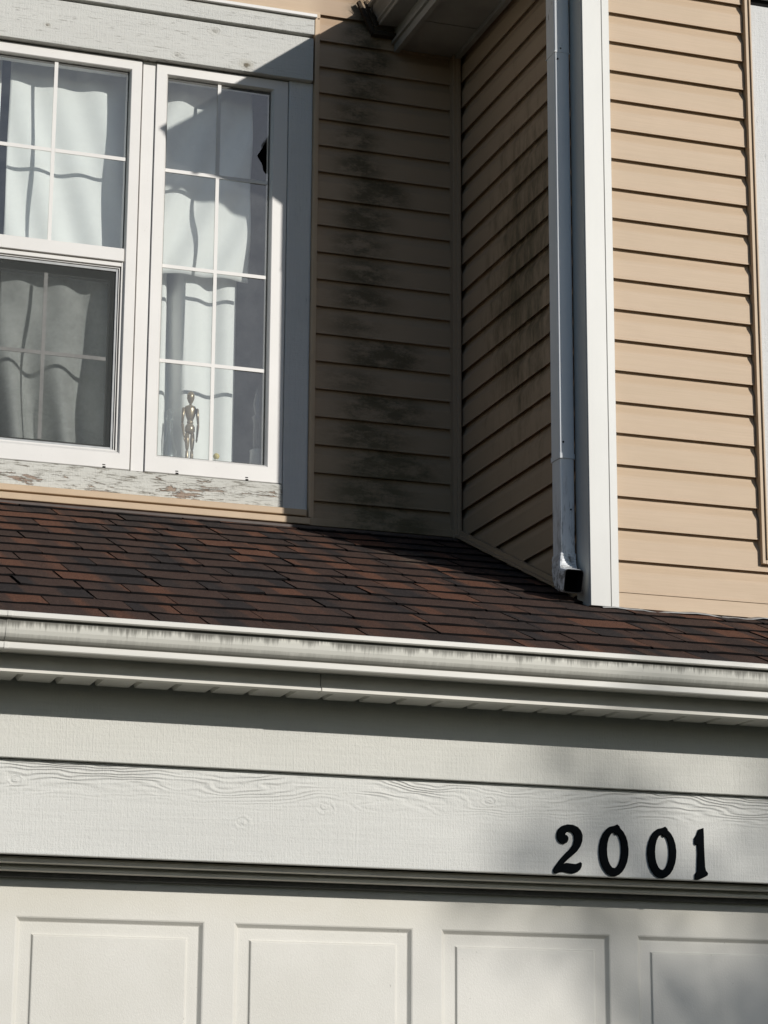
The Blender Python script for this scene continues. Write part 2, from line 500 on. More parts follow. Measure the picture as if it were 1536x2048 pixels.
# ------------------------------------------------------------------ mesh helper
class MB:
    def __init__(self):
        self.v, self.f, self.mi = [], [], []

    def face(self, pts, mi=0):
        i = len(self.v)
        self.v += [tuple(p) for p in pts]
        self.f.append(tuple(range(i, i + len(pts))))
        self.mi.append(mi)

    def add(self, vs, fs, mi=0):
        i = len(self.v)
        self.v += [tuple(p) for p in vs]
        for f in fs:
            self.f.append(tuple(i + k for k in f))
            self.mi.append(mi)

    def box(self, x0, x1, y0, y1, z0, z1, mi=0):
        vs = [(x0, y0, z0), (x1, y0, z0), (x1, y1, z0), (x0, y1, z0), (x0, y0, z1), (x1, y0, z1), (x1, y1, z1), (x0, y1, z1)]
        self.add(vs, [(0, 3, 2, 1), (4, 5, 6, 7), (0, 1, 5, 4), (1, 2, 6, 5), (2, 3, 7, 6), (3, 0, 4, 7)], mi)
        return self

    def prism(self, prof, a, b, axis, mi=0):
        """closed profile extruded along an axis; profile pairs are the two other axes in order"""
        def pt(p, t):
            if axis == 'x':
                return (t, p[0], p[1])
            if axis == 'y':
                return (p[0], t, p[1])
            return (p[0], p[1], t)
        n = len(prof)
        vs = [pt(p, a) for p in prof] + [pt(p, b) for p in prof]
        fs = [tuple(range(n)), tuple(range(2 * n - 1, n - 1, -1))]
        for i in range(n):
            j = (i + 1) % n
            fs.append((i, i + n, j + n, j))
        self.add(vs, fs, mi)
        return self

    def spindle(self, p0, p1, rad, seg=12, mi=0, squash=1.0):
        """round turned piece from p0 to p1; rad is a list of (t, radius)"""
        p0, p1 = Vector(p0), Vector(p1)
        ax = (p1 - p0)
        q = ax.to_track_quat('Z', 'Y')
        L = ax.length
        vs, fs = [], []
        for t, r in rad:
            for k in range(seg):
                a = 2 * math.pi * k / seg
                vs.append(p0 + q @ Vector((r * math.cos(a), r * squash * math.sin(a), t * L)))
        m = len(rad)
        for i in range(m - 1):
            for k in range(seg):
                l = (k + 1) % seg
                fs.append((i * seg + k, i * seg + l, (i + 1) * seg + l, (i + 1) * seg + k))
        fs.append(tuple(range(seg - 1, -1, -1)))
        fs.append(tuple((m - 1) * seg + k for k in range(seg)))
        self.add(vs, fs, mi)
        return self

    def build(self, name, mats, parent=None, bevel=0.0, smooth=False, solid=0.0, base=None, fixn=True):
        if not isinstance(mats, (list, tuple)):
            mats = [mats]
        xs = [p[0] for p in self.v]
        ys = [p[1] for p in self.v]
        zs = [p[2] for p in self.v]
        c = base or Vector(((min(xs) + max(xs)) / 2, (min(ys) + max(ys)) / 2, min(zs)))
        c = Vector(c)
        me = bpy.data.meshes.new(name)
        me.from_pydata([(p[0] - c.x, p[1] - c.y, p[2] - c.z) for p in self.v], [], self.f)
        for m in mats:
            me.materials.append(m)
        me.polygons.foreach_set('material_index', self.mi)
        if fixn:
            bm = bmesh.new()
            bm.from_mesh(me)
            bmesh.ops.remove_doubles(bm, verts=bm.verts, dist=1e-6)
            bmesh.ops.recalc_face_normals(bm, faces=bm.faces)
            bm.to_mesh(me)
            bm.free()
        if smooth:
            me.polygons.foreach_set('use_smooth', [True] * len(me.polygons))
        o = bpy.data.objects.new(name, me)
        COL.objects.link(o)
        place(o, c, parent)
        if bevel:
            b = o.modifiers.new('bevel', 'BEVEL')
            b.width = bevel
            b.segments = 2
            b.limit_method = 'ANGLE'
            b.angle_limit = math.radians(35)
        if solid:
            s = o.modifiers.new('solid', 'SOLIDIFY')
            s.thickness = solid
        return o


def wloc(o):
    l = Vector(o.location)
    while o.parent:
        o = o.parent
        l += Vector(o.location)
    return l


def place(o, world_pos, parent):
    if parent is not None:
        o.parent = parent
        o.location = Vector(world_pos) - wloc(parent)
    else:
        o.location = world_pos


def tag(o, label, cat=None, group=None, kind=None):
    o['label'] = label
    if cat:
        o['category'] = cat
    if group:
        o['group'] = group
    if kind:
        o['kind'] = kind
    return o


def empty(name, loc, label, cat, group=None):
    o = bpy.data.objects.new(name, None)
    o.empty_display_size = 0.1
    COL.objects.link(o)
    o.location = loc
    return tag(o, label, cat, group)


def part(name, mats, parent, label=None, **kw):
    boxes = kw.pop('boxes')
    m = MB()
    for b in boxes:
        m.box(*b)
    o = m.build(name, mats, parent, **kw)
    if label:
        o['label'] = label
    return o


# ------------------------------------------------------------------ dimensions

YW = 7.772                    # window wall, butt face
YF = 6.632                    # front (projecting) wall, butt face
XS = 2.905                    # side wall, butt face
SLOPE = 0.405


def roof_z(y):
    return 3.1125 + SLOPE * (y - 6.632)


# ------------------------------------------------------------------ ground
g = MB().box(-300, 300, -300, 300, -0.3, 0.0).build('ground', LAWN, base=(0, 0, 0))
g['kind'] = 'structure'
dv = MB().box(-1.2, 4.2, -12, 6.05, -0.02, 0.02).build('driveway', DRIVE, base=(1.5, -3, 0))
dv['kind'] = 'structure'

# ------------------------------------------------------------------ the house
HOUSE = empty('house', (2.3, 7.0, 0.0), 'tan vinyl sided house with brown shingled garage roof and white trim', 'house')

# --- window wall (recessed upper wall)
wall_w = part('wall', SHEATH, HOUSE, 'recessed mildew stained tan siding wall beside the windows', boxes=[
    (-1.2, 1.09, 7.80, 7.92, 3.2, 6.5), (2.262, 2.93, 7.80, 7.92, 3.2, 6.5),
    (1.09, 2.262, 7.80, 7.92, 5.235, 6.5), (1.09, 2.262, 7.80, 7.92, 3.2, 3.70)])


def lap_profile(depth=0.0):
    """Dutch lap course: (out, z) with out positive towards the viewer"""
    return [(0.0, 0.0), (0.0, 0.004), (-0.0012, 0.007), (-0.0014, 0.062), (-0.003, 0.068), (-0.0085, 0.079),
            (-0.0125, 0.087), (-0.0145, 0.095), (-0.0148, E + 0.018), (-0.018, E + 0.018), (-0.018, 0.016), (-0.0040, 0.016), (-0.0030, 0.0)]


def plank_x(x0, x1, yb, zb, mat, parent, top=None):
    prof = [(yb - o, zb + z if top is None else min(zb + z, top)) for o, z in lap_profile()]
    m = MB().prism(prof, x0, x1, 'x')
    o = m.build('siding_plank', mat, parent)
    o.rotation_euler.y = rnd.uniform(-0.0006, 0.0006)
    return o


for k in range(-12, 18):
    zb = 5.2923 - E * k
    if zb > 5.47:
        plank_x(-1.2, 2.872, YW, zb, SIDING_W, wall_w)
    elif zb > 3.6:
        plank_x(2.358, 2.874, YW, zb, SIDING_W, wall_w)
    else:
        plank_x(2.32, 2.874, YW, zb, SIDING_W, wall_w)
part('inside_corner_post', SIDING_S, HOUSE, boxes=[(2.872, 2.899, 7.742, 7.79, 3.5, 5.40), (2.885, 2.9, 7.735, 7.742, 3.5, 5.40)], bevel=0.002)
# channel trims round the window
part('channel_trim', TAN, HOUSE, 'tan channel strip down the right of the windows', boxes=[(2.343, 2.351, 7.753, 7.79, 3.60, 5.47), (2.351, 2.362, 7.760, 7.79, 3.597, 5.47)])
part('channel_trim', TAN, HOUSE, boxes=[(-1.2, 2.362, 7.755, 7.79, 5.4705, 5.494)])
part('channel_trim', TAN, HOUSE, 'upper of two tan strips under the peeling sill board', boxes=[(-1.2, 2.335, 7.750, 7.79, 3.603, 3.626)], bevel=0.003)
part('channel_trim', TAN, HOUSE, 'lower of two tan strips under the peeling sill board', boxes=[(-1.2, 2.345, 7.738, 7.79, 3.571, 3.5945)], bevel=0.003)
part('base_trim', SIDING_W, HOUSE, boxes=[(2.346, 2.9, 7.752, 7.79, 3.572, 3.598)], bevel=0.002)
part('wall_flashing', FLASH, HOUSE, 'dark flashing strip where shingles meet the window wall', boxes=[(-1.2, 2.9, 7.715, 7.79, 3.548, 3.561)], bevel=0.003)

# --- trim boards round the windows
part('lintel_board', LINTEL, HOUSE, 'weathered white board with knots over the windows', boxes=[(-1.0, 2.336, 7.748, 7.80, 5.219, 5.385)], bevel=0.0025)
part('lintel_board', LINTEL, HOUSE, 'narrow weathered white upper board over the windows', boxes=[(-1.0, 2.335, 7.736, 7.80, 5.3935, 5.456)], bevel=0.0025)
part('lintel_gap', DARK, HOUSE, boxes=[(-1.0, 2.333, 7.765, 7.79, 5.385, 5.3935)])
part('drip_cap', VINYL, HOUSE, boxes=[(-1.0, 2.341, 7.722, 7.79, 5.4565, 5.4695)], bevel=0.002)
part('side_trim_board', SIDETRIM, HOUSE, 'flat white board right of the windows, mostly in shade', boxes=[(2.2535, 2.3425, 7.772, 7.80, 3.628, 5.2185)], bevel=0.002)
part('sill_board', SILLWOOD, HOUSE, 'white board under the windows with peeling paint', boxes=[(-1.0, 2.2515, 7.768, 7.80, 3.6275, 3.7125)], bevel=0.003)
part('window_stool', CHINA, HOUSE, 'inside window ledge', boxes=[(1.0, 2.3, 7.845, 7.90, 3.735, 3.757)])


# --- windows
def ring(x0, x1, z0, z1, wl, wr, wb, wt, y0, y1):
    return [(x0, x0 + wl, y0, y1, z0, z1), (x1 - wr, x1, y0, y1, z0, z1),
            (x0 + wl, x1 - wr, y0, y1, z0, z0 + wb), (x0 + wl, x1 - wr, y0, y1, z1 - wt, z1)]


def mitre_ring(m, x0, x1, z0, z1, prof, kl=1.0, kb=1.0, kr=1.0, kt=1.0):
    """picture-frame moulding: prof is a list of (inset, y) going from the outer back round to the inner back"""
    for a in range(4):
        vs = []
        for (ins, y) in prof:
            l_, b_, r_, t_ = (ins * k for k in (kl, kb, kr, kt))
            P = [(x0 + l_, z0 + b_), (x1 - r_, z0 + b_), (x1 - r_, z1 - t_), (x0 + l_, z1 - t_)]
            p, q = P[a], P[(a + 1) % 4]
            vs += [(p[0], y, p[1]), (q[0], y, q[1])]
        fs = [(2 * i, 2 * i + 1, 2 * i + 3, 2 * i + 2) for i in range(len(prof) - 1)]
        m.add(vs, fs)
    return m


FR = [(0.0, 7.81), (0.0, 7.777), (0.0015, 7.775), (0.038, 7.775), (0.040, 7.778), (0.044, 7.786), (0.0445, 7.83)]
# left: double hung
wl_ = mitre_ring(MB(), 1.107, 1.7135, 3.716, 5.2135, [(0.0, 7.81), (0.0, 7.777), (0.0015, 7.775), (0.036, 7.775), (0.0385, 7.778), (0.042, 7.785), (0.0425, 7.84)], kb=1.5).build('window', VINYL, HOUSE)
wl_['label'] = 'left white double hung window with an insect screen over its lower half'
wr_ = mitre_ring(MB(), 1.7655, 2.2515, 3.716, 5.2135, FR, kb=1.43, kr=1.37, kt=0.95).build('window', VINYL, HOUSE)
wr_['label'] = 'right white fixed window with eight panes and a chipped glass edge'
part('mullion_cover', VINYL, HOUSE, 'flat white strip between the two windows', boxes=[(1.7185, 1.7645, 7.783, 7.81, 3.716, 5.2165)], bevel=0.0015)
part('mullion_gap', DARK, HOUSE, boxes=[(1.70, 1.73, 7.795, 7.80, 3.71, 5.2165)])
for sx in (1.620, 1.250):
    part('weep_hole', DARK, wl_, boxes=[(sx, sx + 0.010, 7.7742, 7.778, 3.7255, 3.7285)])
    part('weep_hole', DARK, wl_, boxes=[(sx + 0.001, sx + 0.011, 7.7738, 7.778, 3.7165, 3.7215)])
for sx in (1.873, 2.120):
    part('weep_hole', DARK, wr_, boxes=[(sx, sx + 0.010, 7.7742, 7.778, 3.7255, 3.7285)])
    part('weep_hole', DARK, wr_, boxes=[(sx + 0.001, sx + 0.011, 7.7738, 7.778, 3.7165, 3.7215)])


def pane_poly(pts, y, name, mat, parent, th=0.004):
    m = MB()
    n = len(pts)
    vs = [(x, y, z) for x, z in pts] + [(x, y + th, z) for x, z in pts]
    fs = [tuple(range(n)), tuple(range(2 * n - 1, n - 1, -1))]
    for i in range(n):
        j = (i + 1) % n
        fs.append((i, i + n, j + n, j))
    m.add(vs, fs)
    return m.build(name, mat, parent)


# upper sash of the left window: bottom rail, pane and bars
part('meeting_rail', VINYL, wl_, boxes=[(1.1495, 1.671, 7.777, 7.825, 4.459, 4.506)], bevel=0.002)
pane_poly([(1.1495, 4.506), (1.671, 4.506), (1.671, 5.171), (1.1495, 5.171)], 7.794, 'pane', GLASS, wl_)
part('muntin', VINYL, wl_, boxes=[(1.4045, 1.4175, 7.790, 7.793, 4.5065, 5.1705)])
part('muntin', VINYL, wl_, boxes=[(1.150, 1.404, 7.790, 7.793, 4.834, 4.847)])
part('muntin', VINYL, wl_, boxes=[(1.418, 1.667, 7.790, 7.793, 4.834, 4.847)])
# screen and lower sash
part('track', VINYL, wl_, boxes=ring(1.1495, 1.671, 3.780, 4.4585, 0.006, 0.006, 0.004, 0.016, 7.787, 7.835), bevel=0.001)
part('track', VINYL, wl_, boxes=ring(1.160, 1.6605, 3.7845, 4.4385, 0.0022, 0.0022, 0.002, 0.002, 7.792, 7.84))
part('screen_frame', SCREENFRAME, wl_, 'grey insect screen frame in the lower left window', boxes=ring(1.1635, 1.657, 3.787, 4.4355, 0.008, 0.008, 0.008, 0.010, 7.797, 7.806), bevel=0.001)
pane_poly([(1.172, 3.795), (1.649, 3.795), (1.649, 4.425), (1.172, 4.425)], 7.802, 'insect_screen', SCREEN, wl_, 0.0008)
part('lower_sash', RUBBER, wl_, boxes=ring(1.152, 1.669, 3.782, 4.45, 0.030, 0.030, 0.030, 0.045, 7.84, 7.865))
pane_poly([(1.182, 3.812), (1.639, 3.812), (1.639, 4.405), (1.182, 4.405)], 7.836, 'pane', GLASS_IN, wl_)
part('muntin', VINYL, wl_, boxes=[(1.406, 1.419, 7.831, 7.8355, 3.812, 4.405)])
part('muntin', VINYL, wl_, boxes=[(1.175, 1.4055, 7.831, 7.8355, 4.111, 4.124)])
part('muntin', VINYL, wl_, boxes=[(1.4195, 1.630, 7.831, 7.8355, 4.111, 4.124)])

# right window: one pane of glass with a broken notch at its right edge
px0, px1, pz0, pz1 = 1.8105, 2.190, 3.780, 5.171
pane_poly([(px0, pz0), (px1, pz0), (px1, 4.858), (2.185, 4.861), (2.176, 4.858), (2.169, 4.869), (2.163, 4.890), (2.157, 4.902), (2.144, 4.921), (2.160, 4.948),
           (2.183, 4.990), (px1, 5.0), (px1, pz1), (px0, pz1)], 7.794, 'pane', GLASS, wr_)['label'] = 'glass with a jagged chip missing at its right edge'
VM0, VM1 = 1.9935, 2.006
part('muntin', VINYL, wr_, boxes=[(VM0, VM1, 7.789, 7.793, pz0, pz1)])
for zc in (4.8205, 4.465, 4.1205):
    part('muntin', VINYL, wr_, boxes=[(px0, VM0, 7.789, 7.793, zc - 0.0063, zc + 0.0063)])
    part('muntin', VINYL, wr_, boxes=[(VM1, 2.1835, 7.789, 7.793, zc - 0.0063, zc + 0.0063)])
part('glazing_seal', RUBBER, wr_, boxes=ring(1.8095, 2.1905, 3.7795, 5.171, 0.003, 0.005, 0.003, 0.010, 7.7935, 7.7938))
part('glazing_seal', RUBBER, wl_, boxes=ring(1.149, 1.6715, 4.506, 5.1715, 0.003, 0.004, 0.002, 0.010, 7.7935, 7.7938))

# --- the room behind
part('room', ROOM, HOUSE, 'dim room behind the windows', boxes=[
    (0.3, 2.86, 9.6, 9.7, 2.9, 5.9), (0.2, 0.3, 7.93, 9.7, 2.9, 5.9), (2.86, 2.9, 7.93, 9.7, 2.9, 5.9),
    (0.3, 2.86, 7.93, 9.6, 2.8, 2.9), (0.3, 2.86, 7.93, 9.6, 5.9, 6.0)])

# --- side wall of the projecting bay
wall_s = part('wall', SHEATH, HOUSE, 'shaded side wall of the projecting bay in grimy tan siding', boxes=[(2.93, 3.05, 6.755, 8.1, 2.6, 5.66)])
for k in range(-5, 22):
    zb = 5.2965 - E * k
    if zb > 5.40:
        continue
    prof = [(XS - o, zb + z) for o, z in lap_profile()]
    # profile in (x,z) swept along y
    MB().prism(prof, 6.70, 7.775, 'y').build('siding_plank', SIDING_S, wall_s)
fl = MB()
y0, y1 = 6.79, 7.765
for (x0, x1, b, t) in ((2.874, 2.902, 0.0, 0.008), (2.889, 2.902, 0.008, 0.024)):
    vs = []
    for y in (y0, y1):
        z = roof_z(y) + 0.010
        vs += [(x0, y, z + b), (x1, y, z + b), (x1, y, z + t), (x0, y, z + t)]
    fl.add(vs, [(0, 1, 2, 3), (7, 6, 5, 4), (0, 4, 5, 1), (1, 5, 6, 2), (2, 6, 7, 3), (3, 7, 4, 0)])
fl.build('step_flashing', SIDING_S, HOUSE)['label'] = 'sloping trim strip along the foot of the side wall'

# --- front wall of the projecting bay
wall_f = part('wall', SHEATH, HOUSE, 'sunlit tan siding wall of the projecting bay', boxes=[(2.93, 3.505, 6.66, 6.75, 2.6, 5.66), (3.505, 4.6, 6.66, 6.75, 2.6, 3.29), (3.505, 4.6, 6.66, 6.75, 5.60, 5.9)])
for k in range(-10, 20):
    zb = 5.090 - E * k
    if zb < 3.27:
        plank_x(2.985, 4.6, YF, zb, SIDING, wall_f)
    elif zb < 5.55:
        plank_x(2.985, 3.4835 if zb < 3.3 + E else 3.4835, YF, zb, SIDING, wall_f)
    elif zb < 6.2:
        plank_x(2.75 + (zb + E - 5.5) / 0.454, 4.6, YF, zb, SIDING, wall_f)
plank_x(2.985, 4.6, YF + 0.002, 3.112, SIDING, wall_f, top=3.168)
part('corner_post', POST, HOUSE, 'white corner post of the projecting bay beside the downspout', boxes=[
    (2.8955, 2.9615, 6.608, 6.70, 3.106, 5.66), (2.9645, 2.990, 6.610, 6.66, 3.106, 5.66), (2.9615, 2.9645, 6.616, 6.66, 3.106, 5.66), (2.8935, 2.8955, 6.613, 6.71, 3.106, 5.66)], bevel=0.0018)
# edge of the next window surround
part('channel_trim', TAN, HOUSE, 'tan channel at the far right window surround', boxes=[(3.486, 3.499, 6.616, 6.66, 3.284, 6.0), (3.499, 3.5045, 6.609, 6.66, 3.297, 6.0), (3.499, 4.4, 6.616, 6.66, 3.284, 3.297)], bevel=0.001)
part('surround_board', SIDETRIM, HOUSE, 'white surround board at the far right edge', boxes=[(3.5065, 3.70, 6.618, 6.66, 3.299, 5.190), (3.70, 4.4, 6.618, 6.66, 3.299, 3.42)], bevel=0.002)
part('surround_lintel', SIDETRIM, HOUSE, boxes=[(3.5065, 4.4, 6.606, 6.66, 5.226, 5.40)], bevel=0.002)
part('surround_recess', DARK, HOUSE, boxes=[(3.5065, 4.4, 6.640, 6.65, 3.42, 5.226)])
base_fl = MB()
for i in range(30):
    xa, xb = 2.93 + i * 0.045, 2.93 + (i + 1) * 0.045
    za = 3.1035 + 0.0035 * math.sin(i * 1.1) + 0.002 * math.sin(i * 2.7)
    zb_ = 3.1035 + 0.0035 * math.sin((i + 1) * 1.1) + 0.002 * math.sin((i + 1) * 2.7)
    ya, yb = 6.598 + 0.006 * math.sin(i * 0.9), 6.598 + 0.006 * math.sin((i + 1) * 0.9)
    base_fl.add([(xa, ya, za - 0.002), (xb, yb, zb_ - 0.002), (xb, 6.64, zb_ + 0.010), (xa, 6.64, za + 0.010),
                 (xa, ya, za - 0.005), (xb, yb, zb_ - 0.005), (xb, 6.64, zb_ + 0.007), (xa, 6.64, za + 0.007)],
                [(0, 1, 2, 3), (7, 6, 5, 4), (0, 4, 5, 1), (2, 6, 7, 3)])
base_fl.build('wall_flashing', FLASHGREY, HOUSE)['label'] = 'crinkled grey flashing under the sunlit siding'

# --- bay roof: eave over the side wall
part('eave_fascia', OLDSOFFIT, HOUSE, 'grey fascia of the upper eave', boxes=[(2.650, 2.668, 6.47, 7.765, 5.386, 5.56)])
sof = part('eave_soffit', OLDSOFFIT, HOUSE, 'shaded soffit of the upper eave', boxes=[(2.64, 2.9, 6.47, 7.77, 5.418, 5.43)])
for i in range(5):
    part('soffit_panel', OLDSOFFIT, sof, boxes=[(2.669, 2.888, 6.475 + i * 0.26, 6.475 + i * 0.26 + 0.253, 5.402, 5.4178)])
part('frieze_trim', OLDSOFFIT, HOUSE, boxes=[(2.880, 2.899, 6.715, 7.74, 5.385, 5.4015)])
rf = MB()
rf.prism([(2.585, 5.555), (2.585, 5.585), (4.6, 6.50), (4.6, 6.47)], 6.45, 8.2, 'y')
rf.build('bay_roof', FLASH, HOUSE)['label'] = 'underside edge of the roof over the projecting bay'
MB().prism([(2.585, 5.445), (2.93, 5.349), (3.02, 5.29), (3.10, 5.29), (3.10, 5.76), (2.60, 5.555)], 6.442, 6.460, 'y').build('eave_shadow_plate', OLDSOFFIT, HOUSE)  # unseen plate added at the eave, lower edge shaped for its shadow
mr = MB()
mr.prism([(7.35, 6.40), (7.35, 6.45), (10.5, 7.7), (10.5, 7.65)], -1.5, 3.2, 'x')
mr.build('main_roof', FLASH, HOUSE)

# --- garage roof with shingles
ang = math.atan(SLOPE)
roof = MB()
roof.prism([(5.885, roof_z(5.885) - 0.012), (7.79, roof_z(7.79) - 0.012), (7.79, roof_z(7.79) - 0.05), (5.885, roof_z(5.885) - 0.05)], -0.2, 4.6, 'x')
ROOF = roof.build('roof', ASPHALT, HOUSE)
ROOF['label'] = 'garage roof of red brown and charcoal asphalt shingles'


def shingle_mesh(w, seed):
    r = random.Random(seed)
    nx = 4
    th = 0.0058
    L = 0.195
    top, bot = [], []
    for i in range(nx + 1):
        x = w * i / nx
        wob = r.uniform(-0.0032, 0.0032)
        lift = r.uniform(-0.0008, 0.0026)
        top.append([(x, wob, lift), (x, L, 0.0)])
        bot.append([(x, wob, lift - th), (x, L, -th)])
    m = MB()
    for i in range(nx):
        m.face([top[i][0], top[i + 1][0], top[i + 1][1], top[i][1]], 0)
        m.face([bot[i][0], top[i][0], top[i][0], bot[i][0]][:0] or [bot[i][0], bot[i + 1][0], top[i + 1][0], top[i][0]], 1)
    m.face([top[0][0], top[0][1], bot[0][1], bot[0][0]], 1)
    m.face([top[nx][0], bot[nx][0], bot[nx][1], top[nx][1]], 1)
    me = bpy.data.meshes.new('shingle')
    me.from_pydata(m.v, [], m.f)
    me.materials.append(SHINGLE)
    me.materials.append(ASPHALT)
    me.polygons.foreach_set('material_index', m.mi)
    return me


WIDTHS = (0.125, 0.165, 0.215, 0.27)
SH = {w: [shingle_mesh(w, int(w * 1000) + s) for s in range(4)] for w in WIDTHS}
rl = wloc(ROOF)
EXPO = 0.1385
row = 0
yk = 5.893
while yk < 7.735:
    x = 0.30 + rnd.uniform(0, 0.28)
    xmax = 4.0 if yk < 6.625 else 2.898
    while x < xmax - 0.02:
        w = rnd.choice(WIDTHS)
        me = rnd.choice(SH[w])
        scale = 1.0
        if x + w > xmax:
            scale = (xmax - x) / w
        o = bpy.data.objects.new('shingle', me)
        COL.objects.link(o)
        o.parent = ROOF
        yy = yk + rnd.uniform(-0.0025, 0.0025)
        o.location = Vector((x, yy, roof_z(yy) + rnd.uniform(-0.0006, 0.0010))) - rl
        o.rotation_euler = (ang - 0.036, rnd.uniform(-0.004, 0.004), rnd.uniform(-0.013, 0.013))
        o.scale.x = scale
        x += w * scale + rnd.choice((0.004, 0.006, 0.008))
    row += 1
    yk += EXPO * math.cos(ang)
part('drip_edge', FLASH, HOUSE, boxes=[(-0.2, 4.6, 5.879, 5.8845, 2.778, 2.803)])

# --- garage eave: fascia and soffit
part('fascia', FASCIA, HOUSE, 'white fascia behind the garage gutter', boxes=[(-0.2, 1.8195, 5.8985, 5.92, 2.672, 2.80), (-0.2, 1.8195, 5.888, 5.92, 2.661, 2.6718)])
part('fascia', FASCIA, HOUSE, boxes=[(1.8215, 4.6, 5.8975, 5.92, 2.672, 2.80), (1.8215, 4.6, 5.886, 5.92, 2.6605, 2.6718)])
sof2 = part('soffit', DARK, HOUSE, 'narrow white soffit of grooved panels over the garage', boxes=[(-0.2, 4.6, 5.921, 6.09, 2.683, 2.70)])
sp = MB().prism([(0.006, 0.0), (0.0905, 0.0), (0.0965, 0.010), (0.1008, 0.010), (0.1008, 0.0125), (0.0008, 0.0125), (0.0008, 0.010)], 5.9205, 6.046, 'y')
tmpl = sp.build('soffit_panel', SOFFIT, sof2)
me = tmpl.data
bpy.data.objects.remove(tmpl)
s2 = wloc(sof2)
for i in range(46):
    o = bpy.data.objects.new('soffit_panel', me)
    COL.objects.link(o)
    o.parent = sof2
    o.location = Vector((-0.0475 + i * 0.1018 + 0.032, 5.983, 2.6655 + 0.0003 * (i % 3))) - s2

# --- garage wall and header boards
part('wall', SHEATH, HOUSE, 'garage front wall', boxes=[(-0.6, 4.6, 6.11, 6.25, 2.24, 2.70), (-0.6, 0.25, 6.11, 6.25, 0.0, 2.24), (3.66, 4.6, 6.11, 6.25, 0.0, 2.24)])
part('header_board', HEADER_U, HOUSE, 'smooth white board just under the garage soffit', boxes=[(-0.6, 4.6, 6.070, 6.112, 2.4745, 2.682)], bevel=0.002)
part('header_board', HEADER, HOUSE, 'rough sawn white board carrying the house number', boxes=[(-0.6, 4.6, 6.089, 6.110, 2.234, 2.4735)], bevel=0.003)
part('door_stop', FASCIA, HOUSE, 'stepped moulding above the garage door', boxes=[(0.25, 3.66, 6.135, 6.28, 2.2185, 2.2290), (0.25, 3.66, 6.142, 6.28, 2.2290, 2.2335)], bevel=0.0012)
part('door_stop', FASCIA, HOUSE, boxes=[(0.25, 3.66, 6.178, 6.28, 2.2025, 2.2105), (0.25, 3.66, 6.190, 6.28, 2.2105, 2.2182)], bevel=0.0012)
part('weatherstrip', RUBBER, HOUSE, boxes=[(0.25, 3.66, 6.222, 6.245, 2.1895, 2.2022)], bevel=0.001)

# --- garage door
YD = 6.25
DX = [(1.1174 - 0.5815 + i * 0.5815) for i in range(5)]      # left edges of the recessed panels
PW = 0.5004
SECT = [(1.655, 2.1974), (1.107, 1.648), (0.559, 1.100), (0.012, 0.552)]
bx = []
xl, xr = 0.27, 3.64
for (zb, zt) in SECT:
    pz0_, pz1_ = zb + 0.075, zt - 0.1045
    bx.append((xl, xr, YD, YD + 0.04, zb, pz0_))
    bx.append((xl, xr, YD, YD + 0.04, pz1_, zt))
    edges = [xl] + sum([[x, x + PW] for x in DX], []) + [xr]
    for i in range(0, len(edges), 2):
        bx.append((edges[i], edges[i + 1], YD, YD + 0.04, pz0_, pz1_))
gd = part('garage_door', DOOR, HOUSE, 'off-white sectional garage door with recessed panels', boxes=bx, bevel=0.0)


def panel_mesh(w, h):
    m = MB()
    prof = [(0.0, 0.0), (0.0035, 0.0012), (0.0115, 0.0105), (0.0135, 0.0118), (0.042, 0.0118), (0.0445, 0.0112), (0.0478, 0.0058), (0.050, 0.0050)]
    for a in range(4):
        vs = []
        for (ins, y) in prof:
            P = [(ins, ins), (w - ins, ins), (w - ins, h - ins), (ins, h - ins)]
            p, q = P[a], P[(a + 1) % 4]
            vs += [(p[0], y, p[1]), (q[0], y, q[1])]
        m.add(vs, [(2 * i, 2 * i + 1, 2 * i + 3, 2 * i + 2) for i in range(len(prof) - 1)])
    i0, yy = prof[-1]
    m.face([(i0, yy, i0), (w - i0, yy, i0), (w - i0, yy, h - i0), (i0, yy, h - i0)])
    me = bpy.data.meshes.new('door_panel')
    me.from_pydata(m.v, [], m.f)
    me.materials.append(DOOR)
    bm = bmesh.new()
    bm.from_mesh(me)
    bmesh.ops.remove_doubles(bm, verts=bm.verts, dist=1e-6)
    bm.to_mesh(me)
    bm.free()
    return me


gl_ = wloc(gd)
for (zb, zt) in SECT:
    pz0_, pz1_ = zb + 0.075, zt - 0.1045
    pm = panel_mesh(PW, pz1_ - pz0_)
    for x in DX:
        o = bpy.data.objects.new('door_panel', pm)
        COL.objects.link(o)
        o.parent = gd
        o.location = Vector((x, YD, pz0_)) - gl_

# ------------------------------------------------------------------ gutters
GP_OUT = [(5.8965, 2.792), (5.8965, 2.707), (5.808, 2.7025), (5.8055, 2.705), (5.8055, 2.7185), (5.8085, 2.7203), (5.802, 2.7235), (5.795, 2.7295), (5.7905, 2.738), (5.788, 2.748), (5.787, 2.760),
          (5.7865, 2.7738), (5.774, 2.7752), (5.7705, 2.778), (5.7705, 2.7885), (5.773, 2.7905), (5.783, 2.7905)]
GP_IN = [(5.783, 2.787), (5.7765, 2.787), (5.7765, 2.780), (5.790, 2.778), (5.791, 2.760), (5.792, 2.748), (5.795, 2.739), (5.799, 2.732), (5.806, 2.726), (5.812, 2.721), (5.8095, 2.7155), (5.8095, 2.7065), (5.893, 2.711), (5.893, 2.792)]
gt = empty('gutter', (2.0, 5.83, 2.70), 'long white gutter with black drip stains along the garage eave', 'gutter')
MB().prism(GP_OUT + GP_IN, -0.3, 0.986, 'x').build('trough', GUTTER, gt)
MB().prism(GP_OUT + GP_IN, 0.9875, 4.7, 'x').build('trough', GUTTER, gt)
seam = [(y - 0.0016, z - (0.001 if z < 2.72 else 0.0)) for y, z in GP_OUT[1:]]
